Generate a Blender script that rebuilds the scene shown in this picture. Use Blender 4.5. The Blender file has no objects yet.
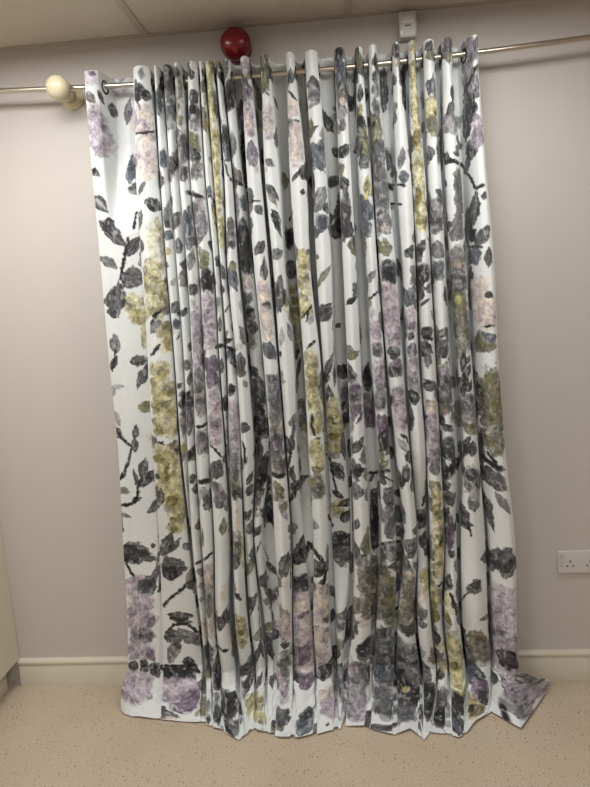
import bpy, bmesh, math, random
import numpy as np
from mathutils import Vector, Matrix

C = bpy.context.scene.collection
PI = math.pi
# ------------------------------------------------------------------ camera
W, H = 590, 787
FPX, PITCH, YAW, ROLL = 631.06, .1635, -.0804, -.0624
CAM = np.array([.124, -2.2658, 1.5253])
CEIL, SKIRT = 2.4, .117

def basis():
    cy, sy = math.cos(YAW), math.sin(YAW); cp, sp = math.cos(PITCH), math.sin(PITCH)
    cr, sr = math.cos(ROLL), math.sin(ROLL)
    f = np.array([sy*cp, cy*cp, -sp]); rt = np.array([cy, -sy, 0]); up = np.cross(rt, f)
    return cr*rt + sr*up, -sr*rt + cr*up, f
CR, CU, CF = basis()
def proj(P):
    d = np.asarray(P, float) - CAM
    z = d @ CF
    return W/2 + FPX*(d @ CR)/z, H/2 - FPX*(d @ CU)/z, z
def at(px, py, y):                      # point of the plane y = const seen at a photo position
    d = CF + CR*(px - W/2)/FPX - CU*(py - H/2)/FPX
    return CAM + d*(y - CAM[1])/d[1]
def floor_at(px, py, z=0.0):
    d = CF + CR*(px - W/2)/FPX - CU*(py - H/2)/FPX
    return CAM + d*(z - CAM[2])/d[2]

cd = bpy.data.cameras.new('camera'); cam = bpy.data.objects.new('camera', cd); C.objects.link(cam)
m = Matrix([[CR[i], CU[i], -CF[i], CAM[i]] for i in range(3)] + [[0, 0, 0, 1]])
cam.matrix_world = m
cd.sensor_fit = 'VERTICAL'; cd.sensor_height = 24; cd.lens = FPX/H*24; cd.clip_start = .02
bpy.context.scene.camera = cam

# ------------------------------------------------------------------ world, lights, exposure
w = bpy.data.worlds.new('world'); bpy.context.scene.world = w; w.use_nodes = True
w.node_tree.nodes['Background'].inputs[0].default_value = (.9, .93, 1, 1)
w.node_tree.nodes['Background'].inputs[1].default_value = .05
def area(x, y, e, sx=.58, sy=.58, col=(1, .995, .985)):
    l = bpy.data.lights.new('panel_light', 'AREA'); l.shape = 'RECTANGLE'; l.size = sx; l.size_y = sy
    l.energy = e; l.color = col
    o = bpy.data.objects.new('panel_light', l); C.objects.link(o); o.location = (x, y, CEIL - .03)
    return o
LIGHTS = [(-.787, -.74, 11.5), (.50, -.74, 8), (.50, -3.14, 17), (-1.39, -3.14, 17)]  # second panel is unseen, added to even the light from left to right
for lx, ly, le in LIGHTS: area(lx, ly, le)
vs = bpy.context.scene.view_settings
vs.view_transform = 'Standard'; vs.look = 'None'; vs.gamma = 1; vs.use_curve_mapping = False
vs.exposure = 0.24

# ------------------------------------------------------------------ helpers
def srgb(c):
    c = np.asarray(c, float)/255.
    return np.where(c <= .04045, c/12.92, ((c + .055)/1.055)**2.4)
def mat(name, rgb, rough=.6, metal=0, bump=0, bscale=60, var=0, vscale=4, spec=.5, coat=0, emit=0):
    m = bpy.data.materials.new(name); m.use_nodes = True; nt = m.node_tree; b = nt.nodes['Principled BSDF']
    lin = tuple(srgb(rgb)) + (1,)
    b.inputs['Base Color'].default_value = lin; b.inputs['Roughness'].default_value = rough
    b.inputs['Metallic'].default_value = metal; b.inputs['Specular IOR Level'].default_value = spec
    b.inputs['Coat Weight'].default_value = coat
    if emit:
        b.inputs['Emission Color'].default_value = (1, .98, .94, 1); b.inputs['Emission Strength'].default_value = emit
    tc = nt.nodes.new('ShaderNodeTexCoord')
    n = nt.nodes.new('ShaderNodeTexNoise'); n.inputs['Scale'].default_value = vscale; n.inputs['Detail'].default_value = 5
    nt.links.new(tc.outputs['Object'], n.inputs['Vector'])
    mx = nt.nodes.new('ShaderNodeMix'); mx.data_type = 'RGBA'
    d = 1 - (var or .03)
    mx.inputs[6].default_value = (lin[0]*d, lin[1]*d, lin[2]*d, 1); mx.inputs[7].default_value = lin
    nt.links.new(n.outputs['Fac'], mx.inputs[0]); nt.links.new(mx.outputs[2], b.inputs['Base Color'])
    if bump:
        n2 = nt.nodes.new('ShaderNodeTexNoise'); n2.inputs['Scale'].default_value = bscale; n2.inputs['Detail'].default_value = 4
        nt.links.new(tc.outputs['Object'], n2.inputs['Vector'])
        bp = nt.nodes.new('ShaderNodeBump'); bp.inputs['Strength'].default_value = bump; bp.inputs['Distance'].default_value = .002
        nt.links.new(n2.outputs['Fac'], bp.inputs['Height']); nt.links.new(bp.outputs['Normal'], b.inputs['Normal'])
    return m

def obj(name, bm, m, parent=None, smooth=True, loc=None):
    me = bpy.data.meshes.new(name); bm.normal_update(); bm.to_mesh(me); bm.free()
    o = bpy.data.objects.new(name, me); C.objects.link(o)
    for mm in (m if isinstance(m, (list, tuple)) else [m]): me.materials.append(mm)
    if smooth:
        for p in me.polygons: p.use_smooth = True
        me.set_sharp_from_angle(angle=math.radians(38))
    if loc is not None: o.location = loc
    if parent: o.parent = parent
    return o
def thing(name, label, cat, loc=(0, 0, 0), group=None):
    o = bpy.data.objects.new(name, None); C.objects.link(o); o.location = loc; o.empty_display_size = .05
    o['label'] = label; o['category'] = cat
    if group: o['group'] = group
    return o
def struct(name, bm, m, smooth=False):
    o = obj(name, bm, m, smooth=smooth); o['kind'] = 'structure'; return o
def box(bm, x0, x1, y0, y1, z0, z1, bev=0, seg=2, mi=0):
    r = bmesh.ops.create_cube(bm, size=1)
    vs = r['verts']
    for v in vs:
        v.co = Vector(((x0+x1)/2 + v.co.x*(x1-x0), (y0+y1)/2 + v.co.y*(y1-y0), (z0+z1)/2 + v.co.z*(z1-z0)))
    fs = set(f for v in vs for f in v.link_faces)
    for f in fs: f.material_index = mi
    if bev:
        es = list(set(e for v in vs for e in v.link_edges))
        bmesh.ops.bevel(bm, geom=es, offset=bev, segments=seg, profile=.6, affect='EDGES')
def lathe(bm, prof, origin, axis, n=48, mi=0):      # prof: (distance along axis, radius)
    axis = Vector(axis).normalized(); t = axis.orthogonal().normalized(); b = axis.cross(t); o = Vector(origin)
    rings = []
    for d, r in prof:
        if r < 1e-6: rings.append([bm.verts.new(o + axis*d)])
        else: rings.append([bm.verts.new(o + axis*d + (t*math.cos(2*PI*k/n) + b*math.sin(2*PI*k/n))*r) for k in range(n)])
    for a, c in zip(rings, rings[1:]):
        for k in range(n):
            k2 = (k+1) % n
            if len(a) == 1 and len(c) == 1: continue
            if len(a) == 1: f = bm.faces.new((a[0], c[k2], c[k]))
            elif len(c) == 1: f = bm.faces.new((a[k], a[k2], c[0]))
            else: f = bm.faces.new((a[k], a[k2], c[k2], c[k]))
            f.material_index = mi
def extrude_x(bm, prof, x0, x1):                     # prof: closed list of (y, z)
    a = [bm.verts.new((x0, y, z)) for y, z in prof]; b = [bm.verts.new((x1, y, z)) for y, z in prof]
    n = len(prof)
    for k in range(n): bm.faces.new((a[k], a[(k+1) % n], b[(k+1) % n], b[k]))
    bm.faces.new(a[::-1]); bm.faces.new(b)

# ------------------------------------------------------------------ materials of the room
M_wall = mat('wall_paint', (199, 193, 187), .75, bump=.25, bscale=160, var=.03, vscale=2)
M_ceil = mat('ceiling_tile', (206, 198, 184), .85, bump=.5, bscale=260, var=.04, vscale=30)
M_tbar = mat('grid_bar', (184, 175, 160), .5)
M_skirt = mat('skirting_gloss', (212, 205, 188), .35, var=.03)
M_cup = mat('cupboard_laminate', (208, 202, 182), .4)
M_white = mat('white_plastic', (208, 205, 200), .35)
M_grey = mat('grey_plastic', (150, 148, 145), .4)
M_dark = mat('slot_dark', (25, 24, 24), .6)
M_red = mat('red_plastic', (116, 8, 20), .22, spec=.6)
M_redd = mat('deep_red_plastic', (118, 8, 14), .4)
M_steel = mat('brushed_steel', (205, 198, 185), .28, metal=1)
M_cream = mat('cream_painted_wood', (212, 203, 172), .35, coat=.2)
M_ring = mat('dark_nickel', (48, 45, 42), .4, metal=1)
M_lamp = mat('lamp_diffuser', (250, 248, 240), .5, emit=3.0)

def carpet():
    m = bpy.data.materials.new('beige_carpet'); m.use_nodes = True; nt = m.node_tree; b = nt.nodes['Principled BSDF']
    b.inputs['Roughness'].default_value = .95; b.inputs['Specular IOR Level'].default_value = .1
    tc = nt.nodes.new('ShaderNodeTexCoord')
    def noise(s, d=3):
        n = nt.nodes.new('ShaderNodeTexNoise'); n.inputs['Scale'].default_value = s; n.inputs['Detail'].default_value = d
        nt.links.new(tc.outputs['Object'], n.inputs['Vector']); return n
    def ramp(src, stops):
        r = nt.nodes.new('ShaderNodeValToRGB'); e = r.color_ramp.elements
        while len(e) < len(stops): e.new(.5)
        for k, (p, c) in enumerate(stops): e[k].position = p; e[k].color = tuple(srgb(c)) + (1,)
        nt.links.new(src, r.inputs[0]); return r
    a = ramp(noise(230, 3).outputs['Fac'], [(.3, (174, 157, 136)), (.5, (193, 177, 156)), (.7, (208, 194, 174))])
    big = noise(2.2, 3)
    v = nt.nodes.new('ShaderNodeTexVoronoi'); v.inputs['Scale'].default_value = 78
    nt.links.new(tc.outputs['Object'], v.inputs['Vector'])
    sp = ramp(v.outputs['Distance'], [(.10, (255, 255, 255)), (.26, (0, 0, 0))])
    sel = nt.nodes.new('ShaderNodeSeparateColor'); nt.links.new(v.outputs['Color'], sel.inputs[0])
    gt = nt.nodes.new('ShaderNodeMath'); gt.operation = 'GREATER_THAN'; gt.inputs[1].default_value = .62
    nt.links.new(sel.outputs[0], gt.inputs[0])
    mu = nt.nodes.new('ShaderNodeMath'); mu.operation = 'MULTIPLY'
    nt.links.new(gt.outputs[0], mu.inputs[0]); nt.links.new(sp.outputs[0], mu.inputs[1])
    mu2 = nt.nodes.new('ShaderNodeMath'); mu2.operation = 'MULTIPLY'; mu2.inputs[1].default_value = .9
    nt.links.new(mu.outputs[0], mu2.inputs[0])
    mx = nt.nodes.new('ShaderNodeMix'); mx.data_type = 'RGBA'
    nt.links.new(mu2.outputs[0], mx.inputs[0]); nt.links.new(a.outputs[0], mx.inputs[6])
    mx.inputs[7].default_value = tuple(srgb((128, 92, 74))) + (1,)
    mb = nt.nodes.new('ShaderNodeMix'); mb.data_type = 'RGBA'; mb.blend_type = 'MULTIPLY'; mb.inputs[0].default_value = 1
    br = ramp(big.outputs['Fac'], [(.3, (240, 238, 236)), (.7, (255, 255, 255))])
    nt.links.new(mx.outputs[2], mb.inputs[6]); nt.links.new(br.outputs[0], mb.inputs[7])
    nt.links.new(mb.outputs[2], b.inputs['Base Color'])
    bp = nt.nodes.new('ShaderNodeBump'); bp.inputs['Strength'].default_value = .5; bp.inputs['Distance'].default_value = .0010
    nt.links.new(noise(420, 2).outputs['Fac'], bp.inputs['Height']); nt.links.new(bp.outputs['Normal'], b.inputs['Normal'])
    return m
M_carpet = carpet()

# ------------------------------------------------------------------ the room
XL, XR, YB = -1.95, 2.6, -5.2
bm = bmesh.new(); box(bm, XL-.1, XR+.1, YB-.1, .1, -.1, 0); struct('floor', bm, M_carpet)
bm = bmesh.new(); box(bm, XL-.1, XR+.1, YB-.1, .1, CEIL, CEIL+.1); struct('ceiling', bm, M_ceil)
bm = bmesh.new(); box(bm, XL-.1, XR+.1, 0, .1, 0, CEIL); struct('wall_back', bm, M_wall)
bm = bmesh.new(); box(bm, XL-.1, XL, YB, 0, 0, CEIL); struct('wall_left', bm, M_wall)
bm = bmesh.new(); box(bm, XR, XR+.1, YB, 0, 0, CEIL); struct('wall_right', bm, M_wall)
bm = bmesh.new(); box(bm, XL, XR, YB-.1, YB, 0, CEIL); struct('wall_front', bm, M_wall)
# suspended ceiling grid: edge angle along the wall and the bars
bm = bmesh.new(); box(bm, XL, XR, -.020, 0, CEIL-.004, CEIL); struct('trim_1', bm, M_tbar)
TB = -.4872
k = 2
for xx in (TB-1.2, TB-.6, TB, TB+.68, TB+1.28, TB+1.88):
    bm = bmesh.new(); box(bm, xx-.012, xx+.012, YB, -.02, CEIL-.004, CEIL); struct('trim_%d' % k, bm, M_tbar); k += 1
for yy in (-.98, -2.18, -3.38, -4.58):
    bm = bmesh.new(); box(bm, XL, XR, yy-.012, yy+.012, CEIL-.0035, CEIL); struct('trim_%d' % k, bm, M_tbar); k += 1
# skirting board with a rounded top bead
SK = [(0, 0), (-.016, 0), (-.016, SKIRT-.030), (-.0135, SKIRT-.026), (-.0135, SKIRT-.022), (-.018, SKIRT-.019),
      (-.0195, SKIRT-.014), (-.019, SKIRT-.008), (-.015, SKIRT-.003), (-.009, SKIRT-.0005), (0, SKIRT)]
bm = bmesh.new(); extrude_x(bm, SK, -1.246, XR); struct('baseboard_back', bm, M_skirt, smooth=True)

# ------------------------------------------------------------------ cupboard at the left
KX = -1.2459
t = thing('tall_cupboard', 'tall cream laminate cupboard with recessed plinth at the left edge of the picture', 'cupboard', ((KX-1.85)/2, -.3, 0))
def rel(o, t): o.location = -Vector(t.location); return o
bm = bmesh.new(); box(bm, -1.85, KX, -.60, -.002, SKIRT, 2.02, .001, 1); rel(obj('body', bm, M_cup, t), t)
bm = bmesh.new(); box(bm, -1.80, KX-.05, -.54, -.03, 0, SKIRT); rel(obj('plinth', bm, M_cup, t), t)
for x0, x1, hx in ((-1.848, -1.55, -1.59), (-1.546, KX-.001, -1.506)):
    bm = bmesh.new(); box(bm, x0, x1, -.62, -.601, SKIRT+.002, 2.018, .0015, 1); d = rel(obj('door', bm, M_cup, t), t)
    bm = bmesh.new()
    box(bm, hx-.005, hx+.005, -.652, -.642, 1.0, 1.16, .003); box(bm, hx-.004, hx+.004, -.645, -.62, 1.01, 1.02); box(bm, hx-.004, hx+.004, -.645, -.62, 1.14, 1.15)
    obj('handle', bm, M_steel, d)

# ------------------------------------------------------------------ curtain pole and its bracket
RY = -.088                                           # distance of the pole from the wall
RZ = 2.2200
def rodz(x):                                         # the pole sags a little under the curtains
    u = abs(x+.02); return 2.2150 + (.027*u*u if u < .95 else .0244 + .02*(u-.95))
RX0, RX1 = -1.90, 2.3
t = thing('curtain_pole', 'long brushed steel curtain pole running along the wall below the ceiling', 'curtain pole', (0, RY, 2.215))
def tube(bm, pts, r, n=20):
    rings = []
    for i, p in enumerate(pts):
        d = (pts[min(i+1, len(pts)-1)]-pts[max(i-1, 0)]).normalized(); a = d.cross(Vector((0, 1, 0))).normalized(); b = d.cross(a)
        rings.append([bm.verts.new(p + (a*math.cos(2*PI*k/n)+b*math.sin(2*PI*k/n))*r) for k in range(n)])
    for p, q in zip(rings, rings[1:]):
        for k in range(n): bm.faces.new((p[k], p[(k+1) % n], q[(k+1) % n], q[k]))
    bm.faces.new(rings[0][::-1]); bm.faces.new(rings[-1])
bm = bmesh.new(); tube(bm, [Vector((x, 0, rodz(x)-2.215)) for x in np.linspace(RX0, RX1, 90)], .0085); obj('pole', bm, M_steel, t)
for s_ in (RX0, RX1):
    bm = bmesh.new(); lathe(bm, [(-.02, 0), (-.02, .013), (.02, .013), (.02, 0)], (s_, 0, rodz(s_)-2.215), (1, 0, 0), 24); obj('end_cap', bm, M_steel, t)

bp_ = at(56, 87.5, RY-.045)
def bracket(bx, label):
    bz = rodz(bx)
    t = thing('pole_bracket', label, 'bracket', (bx, 0, bz-.006), 'cream brackets of the curtain pole')
    bm = bmesh.new(); lathe(bm, [(0, 0), (0, .040), (.008, .040), (.013, .036), (.017, .028), (.022, .022)], (0, -.0005, 0), (0, -1, 0)); obj('wall_plate', bm, M_cream, t)
    bm = bmesh.new(); lathe(bm, [(.012, .022), (.03, .019), (.05, .021), (.062, .030), (.072, .033), (.080, .033), (.088, .028), (.096, .020), (.104, .016)], (0, 0, 0), (0, -1, 0)); obj('neck', bm, M_cream, t)
    bm = bmesh.new()
    prof = [(-.034, 0)] + [(-.034*math.cos(a), .038*math.sin(a)) for a in np.linspace(.3, PI-.5, 18)] + [(.0305, .015), (.033, .012), (.034, 0)]
    lathe(bm, prof, (0, -.120, 0), (0, -1, 0)); obj('ball_finial', bm, M_cream, t)
bracket(float(bp_[0]), 'cream wooden ball bracket holding the pole, left of the curtains')

# ------------------------------------------------------------------ red alarm sounder
c = at(234.0, 40.5, -.08); SX, SZ = float(c[0]), float(c[2])
t = thing('fire_alarm_sounder', 'round glossy red alarm sounder high on the wall above the curtains', 'alarm', (SX, 0, SZ))
bm = bmesh.new(); lathe(bm, [(0, 0), (0, .048), (.030, .048), (.036, .044)], (0, -.0005, 0), (0, -1, 0)); obj('base', bm, M_redd, t)
bm = bmesh.new(); lathe(bm, [(.034, .04), (.036, .046), (.042, .0495), (.056, .050), (.062, .048), (.068, .046), (.078, .043), (.088, .036), (.094, .026), (.097, .014), (.098, 0)], (0, 0, 0), (0, -1, 0)); obj('dome', bm, M_red, t)
bm = bmesh.new(); lathe(bm, [(.059, .0480), (.0615, .0492), (.064, .0475)], (0, 0, 0), (0, -1, 0)); obj('rim', bm, M_redd, t)

# ------------------------------------------------------------------ white box by the ceiling
a0 = at(399.6, 38, -.04); a1 = at(417.0, 38, -.04); top = at(408, 10.5, -.04)
bx0, bx1, bz0, bz1 = float(a0[0]), float(a1[0]), float(a0[2]), min(float(top[2]), CEIL-.006)
t = thing('motion_detector', 'small white plastic detector box on the wall just under the ceiling', 'detector', ((bx0+bx1)/2, 0, bz0))
hw = (bx1-bx0)/2; hh = bz1-bz0
bm = bmesh.new(); box(bm, -hw+.002, hw-.002, -.016, -.0003, .002, hh-.002, .003); obj('back_plate', bm, M_white, t)
bm = bmesh.new(); box(bm, -hw, hw, -.042, -.015, 0, hh, .007, 3); obj('housing', bm, M_white, t)
bm = bmesh.new(); box(bm, -hw*.72, hw*.72, -.0455, -.040, hh*.50, hh*.90, .003); obj('cover', bm, M_white, t)
bm = bmesh.new(); box(bm, -hw*.32, hw*.32, -.0435, -.041, hh*.42, hh*.455, .0006); obj('slot', bm, M_dark, t)
bm = bmesh.new(); box(bm, -hw*.9, -hw*.62, -.0445, -.041, hh*.1, hh*.26, .0012); obj('clip', bm, mat('painted_gleam', (245, 245, 242), .2), t)  # clip in brighter white paints a gleam onto the housing

# ------------------------------------------------------------------ double socket
t = thing('double_socket', 'white double plug socket on the wall at the right above the skirting', 'socket', (.8747, 0, .4287))
bm = bmesh.new(); box(bm, 0, .146, -.011, -.0003, 0, .086, .0028, 3)
bm2 = bmesh.new(); box(bm2, 0, .146, -.011, -.0003, 0, .086, .003, 3); bm.free(); obj('face_plate', bm2, M_white, t)
for sx in (.0375, .1085):
    bm = bmesh.new()
    for dx, dz, ww, hh_ in ((0, .046, .0045, .0085), (-.011, .0285, .0075, .0045), (.011, .0285, .0075, .0045)):
        box(bm, sx+dx+.007-ww/2, sx+dx+.007+ww/2, -.0113, -.0105, dz-hh_/2, dz+hh_/2)
    obj('pin_slots', bm, M_dark, t, smooth=False)
for sx in (.013, .133):
    bm = bmesh.new(); box(bm, sx-.0065, sx+.0065, -.0112, -.009, .040, .073, .0006); s = obj('switch_surround', bm, M_grey, t)
    bm = bmesh.new(); box(bm, sx-.0055, sx+.0055, -.0145, -.010, .042, .071, .0015); s2 = obj('switch', bm, M_white, t)
    bm = bmesh.new(); box(bm, sx-.003, sx+.003, -.0149, -.014, .066, .069); obj('switch_mark', bm, mat('switch_red', (170, 60, 50)), s2)
for sx in (.013, .133):
    bm = bmesh.new(); lathe(bm, [(0, .003), (.0005, .003), (.0006, 0)], (sx, -.0108, .03), (0, -1, 0), 16); obj('screw', bm, M_grey, t)

# ------------------------------------------------------------------ ceiling lights (behind the camera)
LLAB = ['square ceiling panel light nearest the curtain wall, towards the cupboard', 'square ceiling panel light nearest the curtain wall, added on the socket side to even the light',
        'square ceiling panel light at the rear of the room, on the socket side', 'square ceiling panel light at the rear of the room, on the cupboard side']
for (lx, ly, le), lab in zip(LIGHTS, LLAB):
    t = thing('ceiling_light', lab, 'ceiling light', (lx, ly, CEIL-.001), 'ceiling panel lights')
    bm = bmesh.new()
    for a in ((-.3, .3, -.3, -.285), (-.3, .3, .285, .3), (-.3, -.285, -.285, .285), (.285, .3, -.285, .285)): box(bm, *a, -.02, 0)
    obj('frame', bm, M_white, t, smooth=False)
    bm = bmesh.new(); box(bm, -.285, .285, -.285, .285, -.016, -.004); obj('diffuser', bm, M_lamp, t, smooth=False)

# ================================================================== the curtains
YL_ = [70, 175, 270, 360, 450, 540, 630, 690]
FOLDS = [
 # left edge, right edge at each of the eight heights ; depth factor
 ([84, 92, 100, 108, 117, 122, 127, 127], [128, 132, 139, 146, 151, 156, 157, 158], 1),
 ([131, 134, 141, 147, 152, 157, 158, 159], [149, 158, 166, 174, 180, 188, 197, 203], [1, 1, 1, 1, 1, .8, .6, .6]),
 ([152, 158, 166, 174, 180, 189, 198, 203], [158, 168, 176, 183, 187, 190, 199, 204], [.9, .9, .9, .9, .8, .5, .3, .3]),
 ([161, 168, 176, 183, 187, 191, 200, 205], [171, 178, 186, 192, 195, 200, 206, 211], [.9, .9, .9, .9, .9, .8, .7, .6]),
 ([173, 178, 187, 192, 195, 201, 207, 212], [181, 189, 199, 204, 209, 213, 215, 221], [1, 1, 1, 1, 1, 1, .9, .6]),
 ([186, 189, 199, 204, 209, 214, 216, 222], [197, 204, 214, 219, 225, 230, 230, 238], [1, 1, 1, 1, 1, 1, 1, .8]),
 ([198, 204, 214, 219, 225, 230, 231, 239], [203, 212, 220, 225, 228, 232, 233, 240], [.9, .9, .9, .9, .7, .4, .2, .2]),
 ([204, 212, 220, 226, 229, 233, 235, 241], [213, 222, 226, 236, 241, 243, 248, 256], [.9, .9, .9, .9, 1, 1, .9, .6]),
 ([214, 223, 227, 236, 241, 243, 249, 257], [220, 231, 238, 247, 254, 252, 260, 266], [.8, .9, .9, 1, 1, .7, .7, .6]),
 ([222, 231, 239, 248, 255, 253, 262, 267], [230, 241, 252, 261, 268, 261, 270, 272], [.9, .7, .6, .5, .5, .7, .3, .3]),
 ([240, 246, 254, 263, 270, 274, 279, 273], [250, 261, 270, 278, 285, 291, 292, 293], [1, 1, 1, 1, 1, 1, .9, .7]),
 ([260, 264, 273, 279, 286, 291, 292, 293], [270, 279, 285, 294, 297, 303, 312, 316], [1, 1, 1, 1, .9, .3, .5, .6]),
 ([286, 289, 296, 303, 308, 313, 313, 317], [295, 307, 311, 321, 325, 329, 330, 336], [1, 1, 1, 1, 1, .9, .8, .7]),
 ([305, 311, 316, 322, 327, 331, 336, 337], [319, 327, 332, 335, 346, 351, 346, 341], [1, 1, 1, .9, .4, .2, .6, .5]),
 ([335, 339, 343, 347, 351, 354, 352, 345], [346, 352, 357, 361, 366, 370, 372, 370], [1, 1, 1, 1, 1, .9, .7, .6]),
 ([356, 358, 366, 371, 378, 381, 376, 372], [364, 372, 378, 385, 390, 397, 396, 395], [.9, .9, 1, 1, 1, .9, .6, .5]),
 ([369, 373, 379, 386, 395, 404, 398, 396], [378, 388, 397, 403, 410, 418, 416, 425], [1, 1, 1, 1, 1, 1, .7, .6]),
 ([393, 396, 402, 406, 411, 419, 418, 426], [401, 412, 416, 419, 426, 429, 432, 440], [1, 1, 1, 1, 1, .4, .9, .6]),
 ([409, 412, 417, 421, 426, 430, 433, 441], [417, 426, 431, 436, 441, 445, 444, 452], [1, 1, 1, 1, 1, 1, .6, .6]),
 ([424, 428, 432, 437, 441, 446, 445, 453], [436, 442, 446, 450, 456, 458, 461, 470], [1, 1, 1, 1, .9, .7, 1, .8]),
 ([443, 445, 450, 457, 463, 461, 463, 471], [454, 462, 467, 472, 479, 487, 490, 495], [1, 1, 1, 1, 1, .8, .8, .6]),
 ([467, 470, 472, 477, 480, 490, 494, 497], [479, 486, 493, 497, 504, 514, 515, 518], 1),
]
YF, YBK = -.165, -.036
rng = np.random.RandomState(7)
_lat = rng.rand(256, 256)
def vnoise(x, y, seed=0):
    x = x + seed*17.31; y = y + seed*9.77
    xi = np.floor(x).astype(int); yi = np.floor(y).astype(int); fx = x-xi; fy = y-yi
    fx = fx*fx*(3-2*fx); fy = fy*fy*(3-2*fy)
    a = _lat[xi & 255, yi & 255]; b = _lat[(xi+1) & 255, yi & 255]; c = _lat[xi & 255, (yi+1) & 255]; d = _lat[(xi+1) & 255, (yi+1) & 255]
    return (a*(1-fx)+b*fx)*(1-fy) + (c*(1-fx)+d*fx)*fy
def fbm(x, y, seed=0, n=3):
    s = 0; a = .5; t = 0
    for k in range(n):
        s = s + a*vnoise(x*2**k, y*2**k, seed+k*3.1); t += a; a *= .55
    return s/t

HEM_MAP_L = ([127, 158, 203, 222, 240, 256, 272, 293, 316, 341], [119, 150, 200, 221, 243, 254, 268, 290, 314, 341])
HEM_Y_L = ([118, 119, 124, 132, 150, 180, 203, 222, 240, 246, 250, 262, 282, 297, 320, 341], [704, 709, 714, 717, 719, 722, 724, 731, 741, 736, 730, 733, 738, 739, 734, 729])
HEM_MAP_R = ([345, 372, 395, 425, 440, 452, 470, 494, 518], [342, 366, 394, 424, 432, 455, 468, 492, 553])
HEM_Y_R = ([342, 365, 372, 395, 410, 424, 430, 445, 458, 467, 476, 492, 508, 521, 537, 553], [727, 728, 731, 737, 731, 741, 734, 735, 738, 735, 723, 714, 723, 730, 707, 683])

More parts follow.
